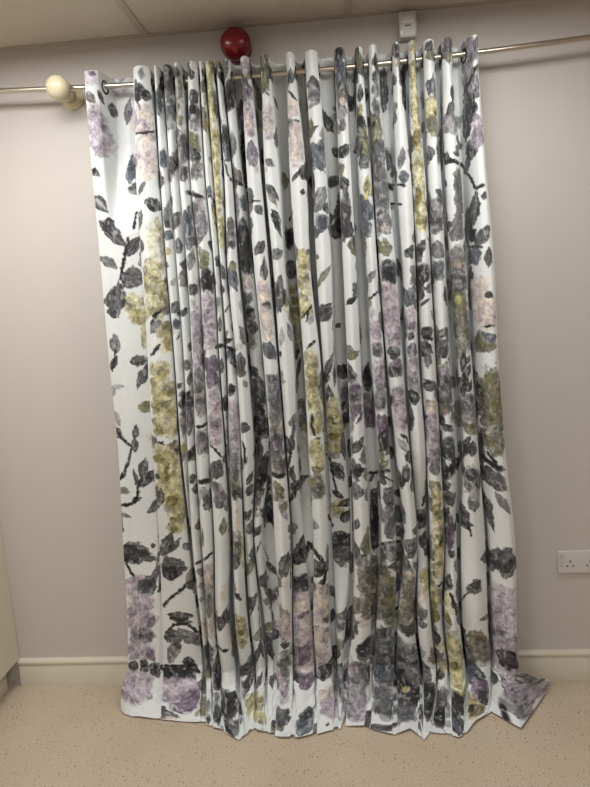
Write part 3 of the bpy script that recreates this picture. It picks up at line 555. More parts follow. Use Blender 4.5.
PRINT = """
o 75 40 4.214
b 60 150 35 45 V
l 75 145 30 14 10 Z
l 200 150 40 20 20 W
b 190 215 45 18 W
l 65 245 60 28 -55 T
l 110 242 62 24 -50 K
l 165 303 75 42 -20 K
l 225 300 105 24 82 Z
f 85 350 45 62 v
b 280 140 26 30 G
l 270 222 62 48 -20 K
l 302 232 50 34 -10 K
s D 7 250,240 285,310
f 285 350 42 70 p
s K 5 255,392 330,388
l 350 260 90 30 -70 S
l 345 290 70 22 -70 G
l 385 120 80 44 90 K
l 388 200 80 36 90 D
f 395 310 18 60 g
f 430 190 20 70 u
b 430 130 18 24 D
b 440 345 20 34 X
l 430 395 50 34 60 K
l 490 145 44 22 90 K
l 500 238 50 46 20 K
f 497 320 24 55 g
l 490 290 40 30 50 K
b 490 408 20 18 X
f 566 220 15 130 y
f 566 380 15 40 y
l 540 135 40 14 90 K
o 205 40 4.214
f 14 230 15 170 y
l 48 128 40 20 90 K
l 46 280 120 22 90 D
b 58 390 12 24 Y
l 82 108 62 28 90 G
l 100 212 100 40 80 K
l 102 255 50 40 0 K
l 92 385 56 44 30 K
l 150 320 120 40 80 Z
f 165 100 18 36 v
f 180 215 22 30 m
l 172 222 44 30 10 Z
f 178 300 26 46 v
f 188 360 24 40 p
f 255 85 18 26 u
f 252 165 16 40 o
s K 5 245,205 270,235
l 300 265 50 14 -55 K
f 265 340 26 60 p
l 362 152 60 30 80 K
s D 7 350,215 390,255
f 372 290 22 32 p
s K 7 348,345 398,340
f 375 385 22 34 p
l 455 180 56 40 -10 D
f 460 235 26 30 g
l 455 268 60 16 20 L
l 508 345 100 36 -65 K
l 560 60 60 40 90 K
f 568 112 20 30 s
l 567 205 90 40 85 S
f 572 290 18 60 g
o 335 20 3.69
f 20 270 18 44 u
l 12 210 70 36 80 S
l 20 345 40 40 90 L
f 93 160 12 34 o
l 92 270 60 24 85 K
b 94 330 12 30 Y
l 94 375 30 22 60 K
l 148 150 40 20 75 K
l 150 215 36 30 0 K
f 155 255 16 26 g
f 155 330 18 40 g
l 155 385 40 30 60 D
l 238 112 50 30 70 D
l 228 130 24 14 40 K
l 243 235 24 12 -30 O
f 288 130 12 60 y
f 292 220 14 60 y
f 297 320 16 60 y
l 290 160 26 12 70 X
l 348 92 38 26 60 K
l 362 245 90 22 80 S
f 356 325 22 38 y
l 374 345 26 8 85 K
f 412 92 16 32 g
l 430 325 80 26 70 K
l 436 265 60 20 80 K
f 492 130 28 55 m
f 495 210 26 50 m
s K 8 472,280 495,230 518,175
l 490 340 100 62 60 K
f 525 380 16 26 v
l 520 90 60 18 80 Z
o 80 130 4.214
f 85 45 50 52 v
b 60 20 34 30 V
l 65 182 46 22 -40 D
l 60 170 30 14 60 K
l 85 310 95 34 -52 D
l 90 312 60 12 -52 L
l 125 400 66 38 -30 K
l 215 165 130 26 84 S
s K 6 235,15 315,8
f 275 90 42 50 p
f 275 155 38 40 p
l 255 245 62 18 58 D
l 312 318 72 38 -25 K
s K 5 240,345 232,380 225,410
b 328 400 16 40 Y
l 348 120 80 30 85 S
l 352 185 60 24 70 D
l 366 350 90 34 72 G
l 388 148 56 46 10 K
l 372 400 30 20 60 K
f 426 62 20 30 o
l 424 66 30 20 20 K
b 430 110 22 28 U
f 432 182 24 30 g
l 430 200 40 30 20 T
l 446 375 110 38 70 S
f 478 50 26 42 o
l 490 112 46 44 0 K
f 495 170 28 30 u
s K 16 455,262 520,288
f 495 345 28 60 m
l 480 370 60 30 60 G
l 543 258 44 26 80 S
s K 4 532,290 556,272
f 572 60 15 60 y
f 576 180 14 60 y
f 580 320 12 90 y
o 205 130 4.214
f 40 40 16 60 y
f 44 150 18 60 y
f 50 260 18 50 y
f 52 360 18 50 y
l 70 80 50 22 85 X
s K 6 70,100 84,150 100,195
b 100 392 18 26 O
l 115 60 100 26 85 G
s K 9 108,205 140,222 178,242
l 128 290 110 20 90 W
l 138 320 90 14 85 L
l 150 412 30 30 0 S
l 160 60 140 30 88 K
b 195 12 20 20 W
l 200 92 92 46 88 Z
l 206 130 50 30 40 W
b 220 170 16 22 P
s K 5 186,302 236,300
l 230 337 46 26 -50 D
b 270 20 24 24 V
l 268 138 54 22 -30 G
l 258 170 40 14 80 P
l 284 262 95 24 -52 D
l 284 292 70 18 -60 U
l 302 380 86 34 -65 K
f 380 60 28 80 p
l 380 195 60 15 42 K
l 412 262 26 18 -10 K
s K 5 356,380 368,345
l 478 112 135 60 -70 S
l 480 288 110 48 62 G
f 492 380 30 26 s
l 540 220 70 34 20 K
l 530 375 60 34 20 K
l 575 92 46 40 30 K
b 578 392 20 26 D
o 340 120 3.69
l 8 20 40 20 80 G
l 18 112 60 30 42 K
l 12 390 50 50 20 D
s K 6 78,25 92,45 105,70
f 90 60 18 30 o
l 90 150 50 44 0 D
l 103 248 84 24 80 Y
l 98 240 50 12 80 O
l 96 335 80 50 80 S
f 136 30 24 34 o
l 122 20 30 14 60 K
f 150 115 28 34 g
b 152 180 22 28 C
s K 16 132,240 160,235 192,252
f 162 300 28 50 g
f 162 385 28 34 m
l 225 142 76 22 75 G
l 236 210 44 30 0 S
s K 7 190,238 240,242
s K 6 185,310 228,312
l 196 12 50 26 60 K
f 286 30 22 40 y
l 285 78 50 36 60 X
f 288 150 24 50 y
f 292 240 24 50 y
f 294 340 24 60 y
l 285 285 60 22 80 X
f 340 20 22 30 o
l 364 100 120 20 86 S
l 370 290 80 14 80 D
f 350 350 26 50 g
f 416 20 30 30 m
s K 11 385,155 425,150 448,168 462,185
l 435 240 115 20 90 G
l 440 370 120 30 82 G
l 465 30 80 50 80 K
l 505 60 88 46 85 W
l 470 160 84 28 68 D
s K 8 455,190 480,212 498,252 530,240
l 533 282 32 14 80 D
l 496 330 130 40 75 D
l 470 370 100 40 60 D
o 90 220 4.214
l 100 65 135 38 -52 D
l 187 108 92 30 58 D
s K 9 162,78 150,140 138,200 130,250
l 85 180 95 30 -30 G
l 186 246 92 62 -22 D
l 112 335 145 56 76 D
s K 6 184,36 192,5
f 190 355 32 46 y
l 200 400 46 26 20 X
b 265 90 34 90 J .6
f 262 230 34 60 y
f 278 300 44 60 y
b 305 110 14 100 X .7
f 270 380 40 40 y
s K 7 262,405 295,385 326,368
l 322 385 40 26 60 G
l 330 62 40 50 80 S
l 325 130 24 26 0 Y
l 325 188 24 20 60 K
l 347 195 40 14 -20 L
l 352 262 40 18 60 L
l 352 310 54 16 42 O
l 362 365 60 28 50 D
l 375 110 48 44 0 D
s K 11 372,398 408,376
l 414 50 150 44 90 S
l 426 170 86 28 70 G
l 436 290 56 40 40 D
b 432 345 18 30 L
f 465 30 30 44 m
l 475 150 50 60 20 O
l 470 190 56 30 0 O
f 496 255 34 44 d
f 490 360 26 50 v
l 540 175 44 20 60 K
l 556 290 30 30 60 D
b 540 350 16 28 S
f 552 50 18 60 y
o 215 220 4.214
f 20 60 16 46 y
l 14 165 34 26 60 D
l 30 292 36 28 30 D
b 10 372 16 30 S
f 72 60 20 60 g
l 75 250 105 44 -68 S
l 82 195 40 30 20 O
s K 5 40,388 66,355
l 122 60 130 44 88 D
l 128 140 100 50 88 D
l 138 192 60 56 0 K
f 130 260 20 36 p
f 132 350 24 50 g
l 190 120 74 32 42 D
l 210 205 95 26 85 D
f 204 310 28 56 p
l 224 365 50 34 -30 K
l 266 30 115 20 -66 K
l 262 145 60 40 30 G
l 270 310 155 40 80 D
l 315 70 90 40 60 K
l 320 215 80 54 0 D
f 325 350 30 70 y
b 320 380 22 30 X
f 375 190 28 56 y
f 375 280 28 60 y
f 372 370 26 40 y
s K 6 362,415 388,388 412,360
l 446 42 60 18 20 S
l 430 155 24 16 -40 K
l 460 235 120 20 50 O
l 460 380 84 34 26 D
l 505 45 60 46 70 K
l 560 45 60 44 -40 D
l 575 340 44 20 30 K
o 345 220 3.8
l 15 35 50 44 -30 D
l 30 305 66 14 28 K
l 72 100 110 28 78 G
l 100 212 66 20 40 G
s K 6 90,302 132,268
b 100 352 20 26 V
l 75 28 60 60 20 S
f 155 10 24 24 m
l 155 108 54 46 0 O
f 170 195 30 40 d
f 170 290 30 40 v
f 174 350 28 36 v
l 210 180 50 22 -40 K
l 245 125 40 30 40 K
l 258 105 30 20 60 D
l 243 290 86 46 62 S
b 248 352 20 22 V
f 290 18 24 26 y
l 284 105 66 26 52 K
f 290 210 36 34 d
l 305 310 56 10 30 K
f 345 20 24 30 g
l 350 118 70 50 -40 G
f 352 190 26 34 s
l 430 40 76 40 60 G
f 425 160 36 50 u
f 428 240 36 44 g
f 430 310 34 38 o
b 430 300 16 20 Y .9
f 425 370 30 24 p
l 474 50 90 34 -60 K
l 520 60 92 38 45 D
s D 8 460,102 520,102
l 490 140 64 50 -60 S
l 546 140 76 20 88 D
f 505 270 34 50 p
f 530 330 34 50 p
l 548 286 30 22 -40 K
o 95 310 4.214
l 86 15 40 26 60 D
l 86 138 80 34 86 G
l 80 225 64 20 62 K
s K 5 90,170 70,260
l 96 325 62 14 4 L
l 82 345 40 12 70 L
l 190 215 66 36 12 K
l 205 268 112 26 66 D
l 215 405 50 26 30 O
f 186 25 34 30 y
b 205 110 12 66 Y .8
s K 8 235,60 252,30 272,8
l 252 70 66 26 50 G
s K 9 235,192 276,145
f 305 120 24 60 y
b 308 140 16 40 X .8
f 265 260 34 40 y
f 285 340 46 60 y
f 300 395 40 30 y
l 345 60 44 34 20 S
s K 5 345,125 357,98
l 355 320 34 18 20 D
l 366 398 40 30 0 D
l 372 14 44 20 0 S
l 385 230 46 34 90 T
l 402 285 66 22 80 D
f 385 380 28 36 d
f 424 50 24 56 v
f 430 130 24 44 v
f 432 200 24 34 v
f 436 290 24 50 m
f 442 380 24 40 m
f 478 40 26 50 v
f 482 110 26 50 v
l 488 230 80 56 60 Z
l 494 290 80 50 80 Z
f 500 370 28 44 v
l 525 60 60 24 80 D
s K 12 512,155 540,150 592,172
l 552 130 60 22 0 K
l 555 195 60 22 20 S
l 530 235 60 22 80 D
l 570 342 46 36 0 K
l 548 385 60 30 60 K
o 225 310 4.214
l 12 125 50 14 12 K
s K 8 0,180 36,166
l 22 190 50 22 0 S
l 26 335 44 34 0 K
l 10 392 50 26 60 K
l 62 225 80 46 85 D
l 66 265 60 30 0 T
b 56 155 18 20 P
l 88 312 30 26 30 G
l 100 20 60 36 60 K
f 105 120 20 46 u
l 120 70 60 30 80 D
l 116 262 66 28 -52 K
l 140 330 110 44 88 D
f 125 380 28 40 g
f 178 35 28 40 p
f 182 90 26 34 p
l 185 172 96 46 -42 S
l 192 190 60 24 -40 G
f 204 310 28 40 m
f 206 370 30 46 g
l 236 110 84 20 80 L
l 231 185 26 18 40 K
l 240 300 40 18 0 L
f 300 30 26 34 y
b 312 110 18 50 J .7
l 305 185 56 34 30 K
l 306 248 96 26 62 K
l 325 392 50 22 40 G
s K 5 340,52 354,14
l 366 40 46 18 50 L
s K 8 345,162 382,130
f 360 220 30 44 y
f 362 300 32 40 y
f 368 370 30 40 y
l 428 20 84 32 36 D
s K 5 456,50 458,110 462,175
l 440 240 125 22 66 D
l 462 265 120 14 80 D
l 428 350 84 12 78 D
l 450 360 84 12 100 D
b 455 405 20 15 J
l 478 68 22 18 -50 K
l 495 255 60 40 60 D
l 545 190 64 26 22 O
l 530 262 86 18 -62 K
f 545 360 34 46 m
l 545 350 80 50 60 Z
o 355 310 3.8
f 76 78 24 36 v
f 82 150 22 24 m
l 80 165 36 26 20 Z
f 92 240 24 50 v
l 50 250 110 30 85 K
l 66 262 50 16 70 K
f 96 330 22 40 m
f 148 40 30 50 v
f 150 110 30 34 v
l 150 162 60 36 -10 K
l 160 222 70 54 60 Z
l 150 235 60 34 20 D
f 160 330 28 34 m
l 132 345 40 24 50 K
f 208 50 22 50 v
l 212 100 34 20 60 K
l 216 152 60 34 70 Z
f 226 220 22 50 v
f 228 285 22 34 m
l 220 332 66 36 -24 K
l 272 82 64 34 10 K
s K 9 255,106 300,110
l 266 150 64 44 -30 K
l 275 188 66 24 86 G
s G 6 260,266 305,276
l 286 290 64 28 0 K
l 290 362 44 36 30 Z
l 335 88 54 22 30 K
l 330 138 70 54 30 G
l 340 160 60 30 40 D
s O 8 325,225 350,200
f 335 262 26 40 m
f 336 340 24 50 m
f 406 30 30 40 u
s K 6 385,60 430,55
f 415 100 28 30 p
l 410 190 90 20 80 K
l 430 230 50 26 60 K
l 415 262 60 26 70 K
l 408 300 60 24 80 K
l 436 290 50 20 60 K
l 432 190 40 16 50 D
f 400 365 40 26 g
f 498 30 36 40 p
s K 6 490,65 530,60
l 490 118 96 60 10 S
l 500 140 70 30 0 O
s D 6 515,225 535,245 525,265
f 505 300 38 40 u
f 510 355 40 34 d
l 465 330 110 34 88 K
l 470 120 80 40 80 O
o 100 400 4.214
l 70 82 66 18 -78 L
l 72 140 56 26 -60 D
s K 9 68,128 95,162 118,185 135,198
l 150 135 62 22 84 D
l 148 190 60 26 86 D
s K 9 135,198 122,262 105,300 85,335
l 98 318 40 14 60 K
l 184 285 86 30 74 D
l 148 320 66 14 100 D
l 190 345 84 30 12 D
s K 7 158,400 160,370 175,340
l 96 385 54 24 -20 O
l 195 35 56 36 -28 O
f 265 40 42 40 y
f 270 110 46 44 y
l 312 205 80 54 85 X
l 300 225 60 30 20 K
s K 5 230,182 250,178 272,192
s K 4 235,195 268,176
b 205 165 12 20 J .6
f 262 240 36 40 y
f 300 290 50 50 y
f 290 380 56 50 y
l 245 250 66 24 0 X
l 240 325 30 20 -30 K
s X 10 285,270 280,340
l 238 382 50 22 80 T
f 350 90 14 60 m
l 352 200 50 18 80 Y
l 346 12 40 14 0 K
l 380 80 140 36 88 D
l 372 60 60 22 70 Z
s K 24 368,245 402,202
l 392 332 48 28 12 K
f 430 30 24 40 m
s K 9 404,112 430,112 452,98
f 432 180 24 50 m
l 430 160 50 26 80 G
s K 14 412,348 462,340
b 436 385 20 22 L
f 488 30 28 36 v
f 488 100 28 44 v
f 484 160 24 34 v
s K 6 460,190 485,210 516,242
l 494 290 86 52 70 D
f 495 385 26 34 u
f 555 60 26 50 v
f 552 140 26 50 v
f 552 220 26 50 m
f 560 310 22 40 m
l 530 25 44 30 -20 K
l 576 390 60 30 60 D
l 548 165 50 20 60 W
o 230 400 4.214
f 20 60 20 60 v
f 22 170 20 60 v
f 20 270 18 40 m
f 14 370 24 40 o
l 60 118 60 34 -14 D
s K 10 52,180 60,220 62,270
l 90 330 60 20 60 D
l 88 380 50 36 40 K
l 112 40 110 40 85 D
f 118 130 20 40 g
l 120 210 110 34 88 D
f 130 270 22 30 u
l 135 340 90 34 50 K
l 160 345 100 28 -60 K
l 120 390 60 40 20 D
f 192 50 30 56 g
f 200 130 30 40 u
f 200 200 32 44 g
l 192 190 60 24 30 Z
f 196 265 28 40 u
s K 14 172,310 205,325 236,316
l 202 378 86 32 -62 O
s K 9 226,145 245,175 256,205 248,262 240,300
l 268 125 76 16 82 D
l 262 180 70 26 86 D
l 262 315 76 16 100 D
l 294 278 90 20 84 D
l 300 340 76 30 20 D
l 258 300 60 14 70 D
s K 7 262,405 276,370 300,335
b 312 160 16 90 J .6
f 358 30 30 36 y
f 362 100 32 44 y
s K 10 348,70 342,110 356,150
l 372 165 36 10 10 K
f 364 215 30 40 y
f 376 260 26 40 y
l 362 296 54 26 -10 O
f 368 360 30 44 u
l 350 340 40 20 60 X
f 440 50 40 50 y
f 438 130 42 50 y
f 432 195 38 34 y
l 435 150 60 24 10 X
s K 4 430,72 434,100 452,100
s K 4 415,150 430,145
l 448 300 95 42 -56 K
s K 6 408,230 425,262 436,340 450,388 478,412
l 485 185 120 24 86 D
l 480 20 50 24 50 K
l 300 15 46 34 -40 U
f 536 30 34 44 m
l 530 60 90 40 70 Z
s B 5 520,105 545,60
l 545 190 96 28 50 K
l 505 200 90 26 80 D
s K 15 514,302 545,298 580,290
s K 10 530,318 555,308
o 360 400 3.69
l 45 70 70 46 10 Z
l 40 55 50 20 30 K
s K 9 28,272 60,268 112,262
s K 8 35,300 50,278
l 55 350 60 34 60 D
l 30 345 60 26 80 G
f 74 20 24 24 m
l 95 110 120 56 -60 Z
l 88 85 50 40 30 Z
l 90 235 46 22 30 O
s D 5 80,280 125,300
l 106 355 46 20 -30 G
f 150 20 24 30 v
f 156 70 26 40 v
s K 7 152,130 172,138 182,165
l 158 170 60 20 -60 L
l 172 270 66 28 80 D
l 140 345 40 20 60 D
l 200 2 40 20 0 K
f 265 30 24 30 p
l 262 75 50 36 60 K
f 264 85 22 36 v
f 274 150 24 46 v
f 276 205 22 34 m
l 275 250 60 36 88 G
l 276 325 64 34 -20 O
l 300 75 40 26 40 K
f 312 25 18 26 u
l 325 108 56 22 -20 D
f 325 178 28 40 s
l 322 190 70 40 -10 D
s K 22 308,282 335,262 362,225 392,185
s K 12 350,270 375,200
f 360 60 22 40 o
f 405 20 28 30 g
f 410 75 28 40 m
l 408 110 60 34 -40 O
l 396 150 54 16 60 K
l 416 180 60 22 80 D
f 414 300 26 46 m
l 408 275 50 34 60 D
f 465 30 30 50 g
f 490 70 36 50 g
f 480 135 36 40 u
f 505 165 26 40 o
s K 13 452,208 478,232 505,252 528,256
s K 8 470,195 500,235
l 485 290 115 46 -52 D
l 525 300 84 16 -70 G
l 446 180 140 24 88 K
l 440 300 80 20 88 D
o 105 490 4.214
s K 9 66,62 95,66 130,50 142,5
l 130 42 44 22 20 K
l 88 108 46 12 -25 G
s O 5 65,95 68,130 76,176
l 135 270 145 70 -26 K
l 128 262 90 40 -30 D
s K 7 80,270 100,330 125,370 146,408
l 202 235 18 18 0 K
f 300 40 44 40 y
f 310 90 40 44 y
l 232 30 80 28 80 K
l 285 45 50 34 20 X
l 305 140 56 44 20 X
f 305 165 30 24 y
l 350 132 40 20 -60 K
l 255 232 125 40 62 D
l 292 235 90 22 48 D
l 352 240 50 22 -50 D
l 285 332 105 78 -10 D
l 270 345 66 50 30 K
l 190 388 100 50 45 D
s D 6 232,250 220,310 222,345
l 222 342 60 22 60 G
b 356 180 12 36 J
l 370 370 120 28 88 U
s K 6 375,330 385,400
l 412 18 50 26 20 L
l 410 200 90 14 88 K
s K 8 384,312 420,292 456,262
f 430 350 26 44 p
l 485 40 90 44 85 Z
l 483 50 50 22 85 G
l 503 150 74 24 84 O
s K 5 520,0 522,180
l 550 20 50 20 -50 K
b 555 120 20 60 C
f 555 235 26 56 u
l 552 300 90 36 70 K
f 580 270 14 60 y
o 235 490 4.214
f 10 220 20 50 u
b 10 90 14 80 C
l 65 330 105 26 52 O
l 50 110 60 34 40 K
l 30 12 50 40 40 D
f 85 60 16 50 m
l 96 172 50 26 60 D
l 90 20 40 20 0 O
l 130 50 130 50 85 K
l 138 90 120 44 80 S
l 160 130 110 20 -75 K
s K 5 90,262 112,215
l 150 330 90 22 -52 D
s K 4 118,230 150,330
f 182 15 20 26 o
l 208 85 110 24 -75 L
l 212 70 50 30 60 O
l 210 320 120 44 70 D
l 262 282 84 50 -26 K
s K 6 236,225 238,320 238,415
s K 13 228,42 245,30 256,0
l 290 392 110 52 20 D
f 355 12 30 28 u
s K 15 308,225 330,255 350,280 368,302
l 318 235 50 30 20 D
l 350 330 84 44 -30 D
l 345 350 70 30 20 K
s K 11 388,328 372,412
l 430 20 60 16 -46 K
f 428 82 28 28 y
l 474 50 60 24 30 K
l 476 110 66 28 60 K
s K 6 394,108 410,152
l 455 245 120 100 10 D
l 440 270 90 34 -10 G
l 470 215 60 40 -40 K
l 512 145 56 24 72 D
f 540 320 26 40 u
f 552 380 26 40 o
l 585 120 190 44 88 D
o 365 490 3.69
l 38 120 215 44 88 D
l 42 100 130 20 88 K
f 92 30 24 26 g
f 96 100 26 44 m
l 100 140 90 40 80 G
s K 9 28,212 60,200 130,190
f 110 235 22 34 m
l 125 10 40 24 0 K
l 140 150 70 36 30 K
f 30 290 34 44 u
f 50 330 40 40 o
f 130 280 20 40 u
l 175 205 80 44 45 G
l 180 235 60 20 40 D
f 150 340 26 30 u
s K 6 214,58 228,0
l 220 112 80 28 52 K
l 215 100 50 24 20 D
l 232 225 66 54 0 S
f 235 310 24 50 y
b 236 330 22 44 X .7
f 264 30 22 34 y
l 266 70 60 24 60 X
f 268 110 22 40 y
f 276 190 22 50 y
f 282 270 20 50 y
l 288 185 50 16 70 K
l 300 345 80 36 60 K
l 320 35 64 42 12 D
l 356 92 110 50 -52 K
s K 4 378,120 392,170
l 312 160 140 26 86 Z
l 320 240 30 20 -30 K
l 404 40 90 30 82 G
l 410 20 50 30 60 L
l 404 355 66 22 40 D
l 418 345 36 18 -50 D
l 446 195 12 10 0 K
l 452 70 150 34 -76 K
l 510 50 96 22 -62 G
l 508 260 100 74 60 K
l 520 300 60 40 70 D
o 105 580 4.214
f 140 30 40 40 v
l 178 35 95 56 32 S
l 185 15 60 30 20 D
f 150 105 44 44 v
f 150 180 50 44 v
l 200 175 60 24 60 Z
f 160 240 50 36 m
f 150 300 46 36 v
l 122 362 44 32 -30 T
l 166 356 50 24 -40 K
l 208 372 44 30 -52 K
l 200 322 60 24 -60 Z
s K 9 245,112 275,78 305,55 346,22
l 366 18 44 34 80 D
l 320 158 96 34 -8 K
l 335 175 60 22 -10 K
s K 8 268,208 290,190 345,185 392,222
l 292 240 84 48 0 K
l 285 300 115 34 72 G
l 305 280 50 26 80 D
l 360 245 110 34 -52 G
l 355 345 44 30 -10 K
s K 7 232,372 345,368 402,388
l 262 400 66 40 -60 K
l 320 398 70 36 10 K
l 376 368 64 22 -50 K
f 430 30 28 34 u
f 430 100 28 46 u
l 440 140 60 24 80 U
f 428 200 26 40 p
l 436 310 110 60 80 S
f 425 392 26 24 o
l 500 165 115 26 64 K
b 500 60 16 44 C
s K 10 470,278 495,300 518,300
s K 8 470,360 478,410
s K 8 545,60 572,88
f 562 190 22 44 y
f 566 240 22 30 y
l 580 380 40 26 10 G
o 235 580 4.214
l 8 70 34 20 -40 K
f 20 215 30 40 y
f 20 255 30 34 y
l 20 225 36 24 60 X
l 66 92 90 34 48 D
s K 5 95,0 102,120 110,230 130,272
s K 5 60,155 84,95
l 160 310 110 24 -52 D
l 92 310 130 18 66 D
l 68 350 110 24 34 D
l 30 382 90 30 12 D
l 78 388 90 16 62 D
l 118 300 100 16 -80 D
f 150 90 16 30 g
l 160 190 130 30 88 Z
b 205 20 20 24 C
f 208 190 26 44 p
f 210 240 24 34 v
l 212 278 50 20 10 K
f 210 350 24 50 m
l 285 22 110 44 0 D
l 262 45 70 34 30 G
f 282 90 42 36 p
f 285 140 42 36 p
l 300 155 60 34 40 Z
l 300 165 40 18 0 K
s K 6 250,198 300,190 342,210
s K 6 322,180 318,255
f 275 225 36 30 v
f 272 290 34 40 m
l 280 270 60 30 60 L
f 300 350 30 40 p
l 275 392 90 26 -30 D
l 372 12 50 18 60 K
f 364 60 30 40 p
f 366 120 30 50 p
l 335 205 60 26 40 Z
f 362 240 32 40 v
f 360 310 36 44 p
f 350 360 30 30 p
l 410 150 60 24 80 K
l 440 160 66 30 60 G
f 445 190 20 20 m
l 425 305 70 44 10 K
l 408 345 66 24 50 K
f 440 390 56 36 g
l 490 170 140 60 86 D
f 545 30 26 34 u
f 555 100 26 40 o
b 550 20 14 12 B
f 555 165 28 34 p
l 562 290 110 60 86 S
f 560 385 28 36 d
o 365 580 3.69
f 10 60 22 60 u
f 60 40 34 40 u
f 62 100 30 40 m
l 85 215 100 64 -60 S
l 16 240 84 44 70 K
l 130 240 90 30 -42 G
s K 9 106,115 125,95 142,112
l 125 125 50 20 10 D
l 165 165 140 66 -22 O
l 180 180 90 34 -20 D
f 165 40 30 40 u
f 170 95 28 30 u
b 206 60 18 50 P
f 100 300 56 34 g
f 110 350 60 34 u
l 140 290 90 14 -50 B
l 205 290 150 50 -62 Z
l 215 330 90 34 -60 D
f 248 40 20 50 y
b 250 90 18 60 X .85
l 255 130 60 30 80 X
l 262 215 56 22 90 K
l 277 345 46 22 70 K
s K 7 272,25 290,8 312,12
f 300 90 20 50 y
b 302 150 18 40 X .8
f 318 240 30 40 y
f 322 310 34 44 y
l 342 285 30 26 0 K
s K 7 312,50 330,90 345,140 372,212
l 346 150 56 14 -68 D
l 366 205 44 14 -60 D
l 335 100 40 14 -50 D
s K 4 345,90 365,60 395,38
l 408 30 46 34 60 D
l 400 42 50 16 0 G
l 410 215 66 46 50 X
l 405 235 50 40 80 O
f 440 270 36 50 u
f 380 280 20 36 m
l 410 350 60 34 -10 K
f 505 60 38 36 v
f 510 110 40 36 v
l 455 132 50 14 0 Z
l 490 130 60 26 50 Z
f 505 170 46 40 v
l 500 205 66 30 60 Z
f 500 240 50 40 m
l 545 350 70 40 -30 K
f 570 285 24 30 v
f 530 300 40 34 v
o 105 660 3.69
f 95 90 36 28 v
f 130 110 40 30 v
f 75 120 24 24 v
f 130 60 40 28 v
l 105 22 46 30 -30 T
l 148 32 40 22 -50 K
l 186 42 46 24 -60 K
s K 7 205,24 330,20
l 225 62 50 24 -72 K
l 262 50 76 34 -20 K
l 312 55 66 26 -60 K
f 280 110 44 34 m
f 320 130 24 44 v
l 275 130 70 18 60 Z
f 290 165 40 24 v
l 300 180 50 10 20 K
l 270 190 40 8 -20 K
l 215 196 60 30 -20 D
b 245 214 22 8 C
l 370 90 140 40 -80 D
f 360 180 26 36 o
s K 13 412,50 425,100
l 430 175 90 44 10 K
f 440 190 36 26 g
f 420 215 44 22 d
f 470 240 50 24 g
l 450 260 60 20 -30 K
l 500 182 50 44 50 K
f 560 150 24 30 y
f 552 200 30 24 y
s K 8 475,120 500,160
o 240 660 3.69
l 40 50 120 16 52 D
l 66 80 76 14 70 D
l 20 90 80 18 20 D
f 55 165 28 36 y
f 80 215 36 22 y
f 120 250 36 20 o
l 145 200 90 60 60 K
l 130 235 60 26 -20 D
f 150 60 20 40 m
f 158 120 18 36 v
l 200 55 50 24 -40 K
l 250 72 70 40 60 Z
f 270 18 48 20 p
l 262 222 130 54 62 S
l 250 200 70 34 80 D
l 275 250 60 30 60 G
f 330 130 34 34 p
f 335 180 26 30 p
l 323 236 16 10 60 K
l 318 40 66 44 10 K
f 370 90 30 50 g
f 420 60 36 46 m
f 425 130 36 44 m
f 420 190 36 40 v
l 395 48 60 24 60 D
l 478 210 90 34 80 K
b 484 80 12 66 C
f 530 60 40 44 g
l 515 40 70 34 60 S
l 540 130 90 34 -20 K
f 540 175 40 24 g
l 545 250 150 20 14 K
o 390 640 3.47
f 30 40 44 36 g
l 62 80 80 18 -40 B
f 60 110 40 34 u
l 110 90 120 46 -62 D
f 80 165 46 40 d
l 100 150 90 50 30 K
b 70 198 20 10 Y .95
l 30 225 90 36 18 D
l 50 260 90 26 -24 G
l 150 180 125 36 -62 G
l 112 275 105 34 -52 G
l 100 300 70 18 -60 D
l 112 328 40 20 -50 C
f 185 210 30 40 m
f 175 270 40 30 g
l 232 290 120 44 -52 K
l 220 280 60 20 -40 S
l 190 318 66 12 -30 K
l 20 290 90 14 20 K
l 75 225 90 26 60 D
f 228 50 26 40 y
f 212 110 26 34 y
f 235 160 30 44 y
l 220 90 50 20 60 X
f 290 225 40 34 y
b 290 245 44 30 X .8
l 285 235 40 20 0 K
l 285 120 120 40 -62 S
l 322 180 110 44 -56 Z
l 330 210 60 24 -50 D
f 325 30 30 30 u
f 385 40 40 40 v
f 400 90 44 40 v
f 440 60 44 40 v
l 420 140 90 46 -14 K
l 405 150 50 30 40 D
l 362 130 66 22 60 D
f 480 90 40 30 v
f 500 60 30 24 v
l 522 172 96 44 -60 W
l 530 180 60 20 -60 Z
l 542 125 60 24 -20 G
f 440 215 44 36 m
f 470 235 30 24 m
l 430 200 80 24 -50 W
s K 18 392,230 406,284
o 0 0 1
f 372 603 9 20 u
f 392 600 10 22 o
f 408 608 8 18 u
f 376 645 9 18 g
f 395 655 10 20 g
f 404 682 12 16 d
f 418 665 8 20 g
f 384 700 10 16 g
f 425 700 9 16 d
f 400 716 12 8 g
f 440 716 8 8 d
f 456 705 9 10 d
b 405 690 5 4 Y .9
f 352 700 8 14 m
f 335 706 8 14 v
f 312 640 10 24 p
l 300 655 26 14 60 Z
f 132 690 10 14 v
f 178 694 14 12 v
l 190 700 26 12 30 Z
f 225 705 10 12 d
f 512 672 12 14 v
f 530 680 12 12 m
l 522 690 22 12 -50 W
l 508 662 26 16 -20 K
f 540 690 8 8 v
l 516 712 20 7 -60 G
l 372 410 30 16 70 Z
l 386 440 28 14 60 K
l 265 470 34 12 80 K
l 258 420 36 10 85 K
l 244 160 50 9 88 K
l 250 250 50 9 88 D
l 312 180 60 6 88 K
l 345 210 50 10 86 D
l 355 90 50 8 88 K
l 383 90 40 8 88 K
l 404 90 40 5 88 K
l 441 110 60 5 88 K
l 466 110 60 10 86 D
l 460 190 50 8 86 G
f 185 150 6 14 g
f 170 110 6 14 g
f 492 400 10 30 o
f 462 330 8 20 u
f 380 180 8 20 g
"""
#PRINT_END

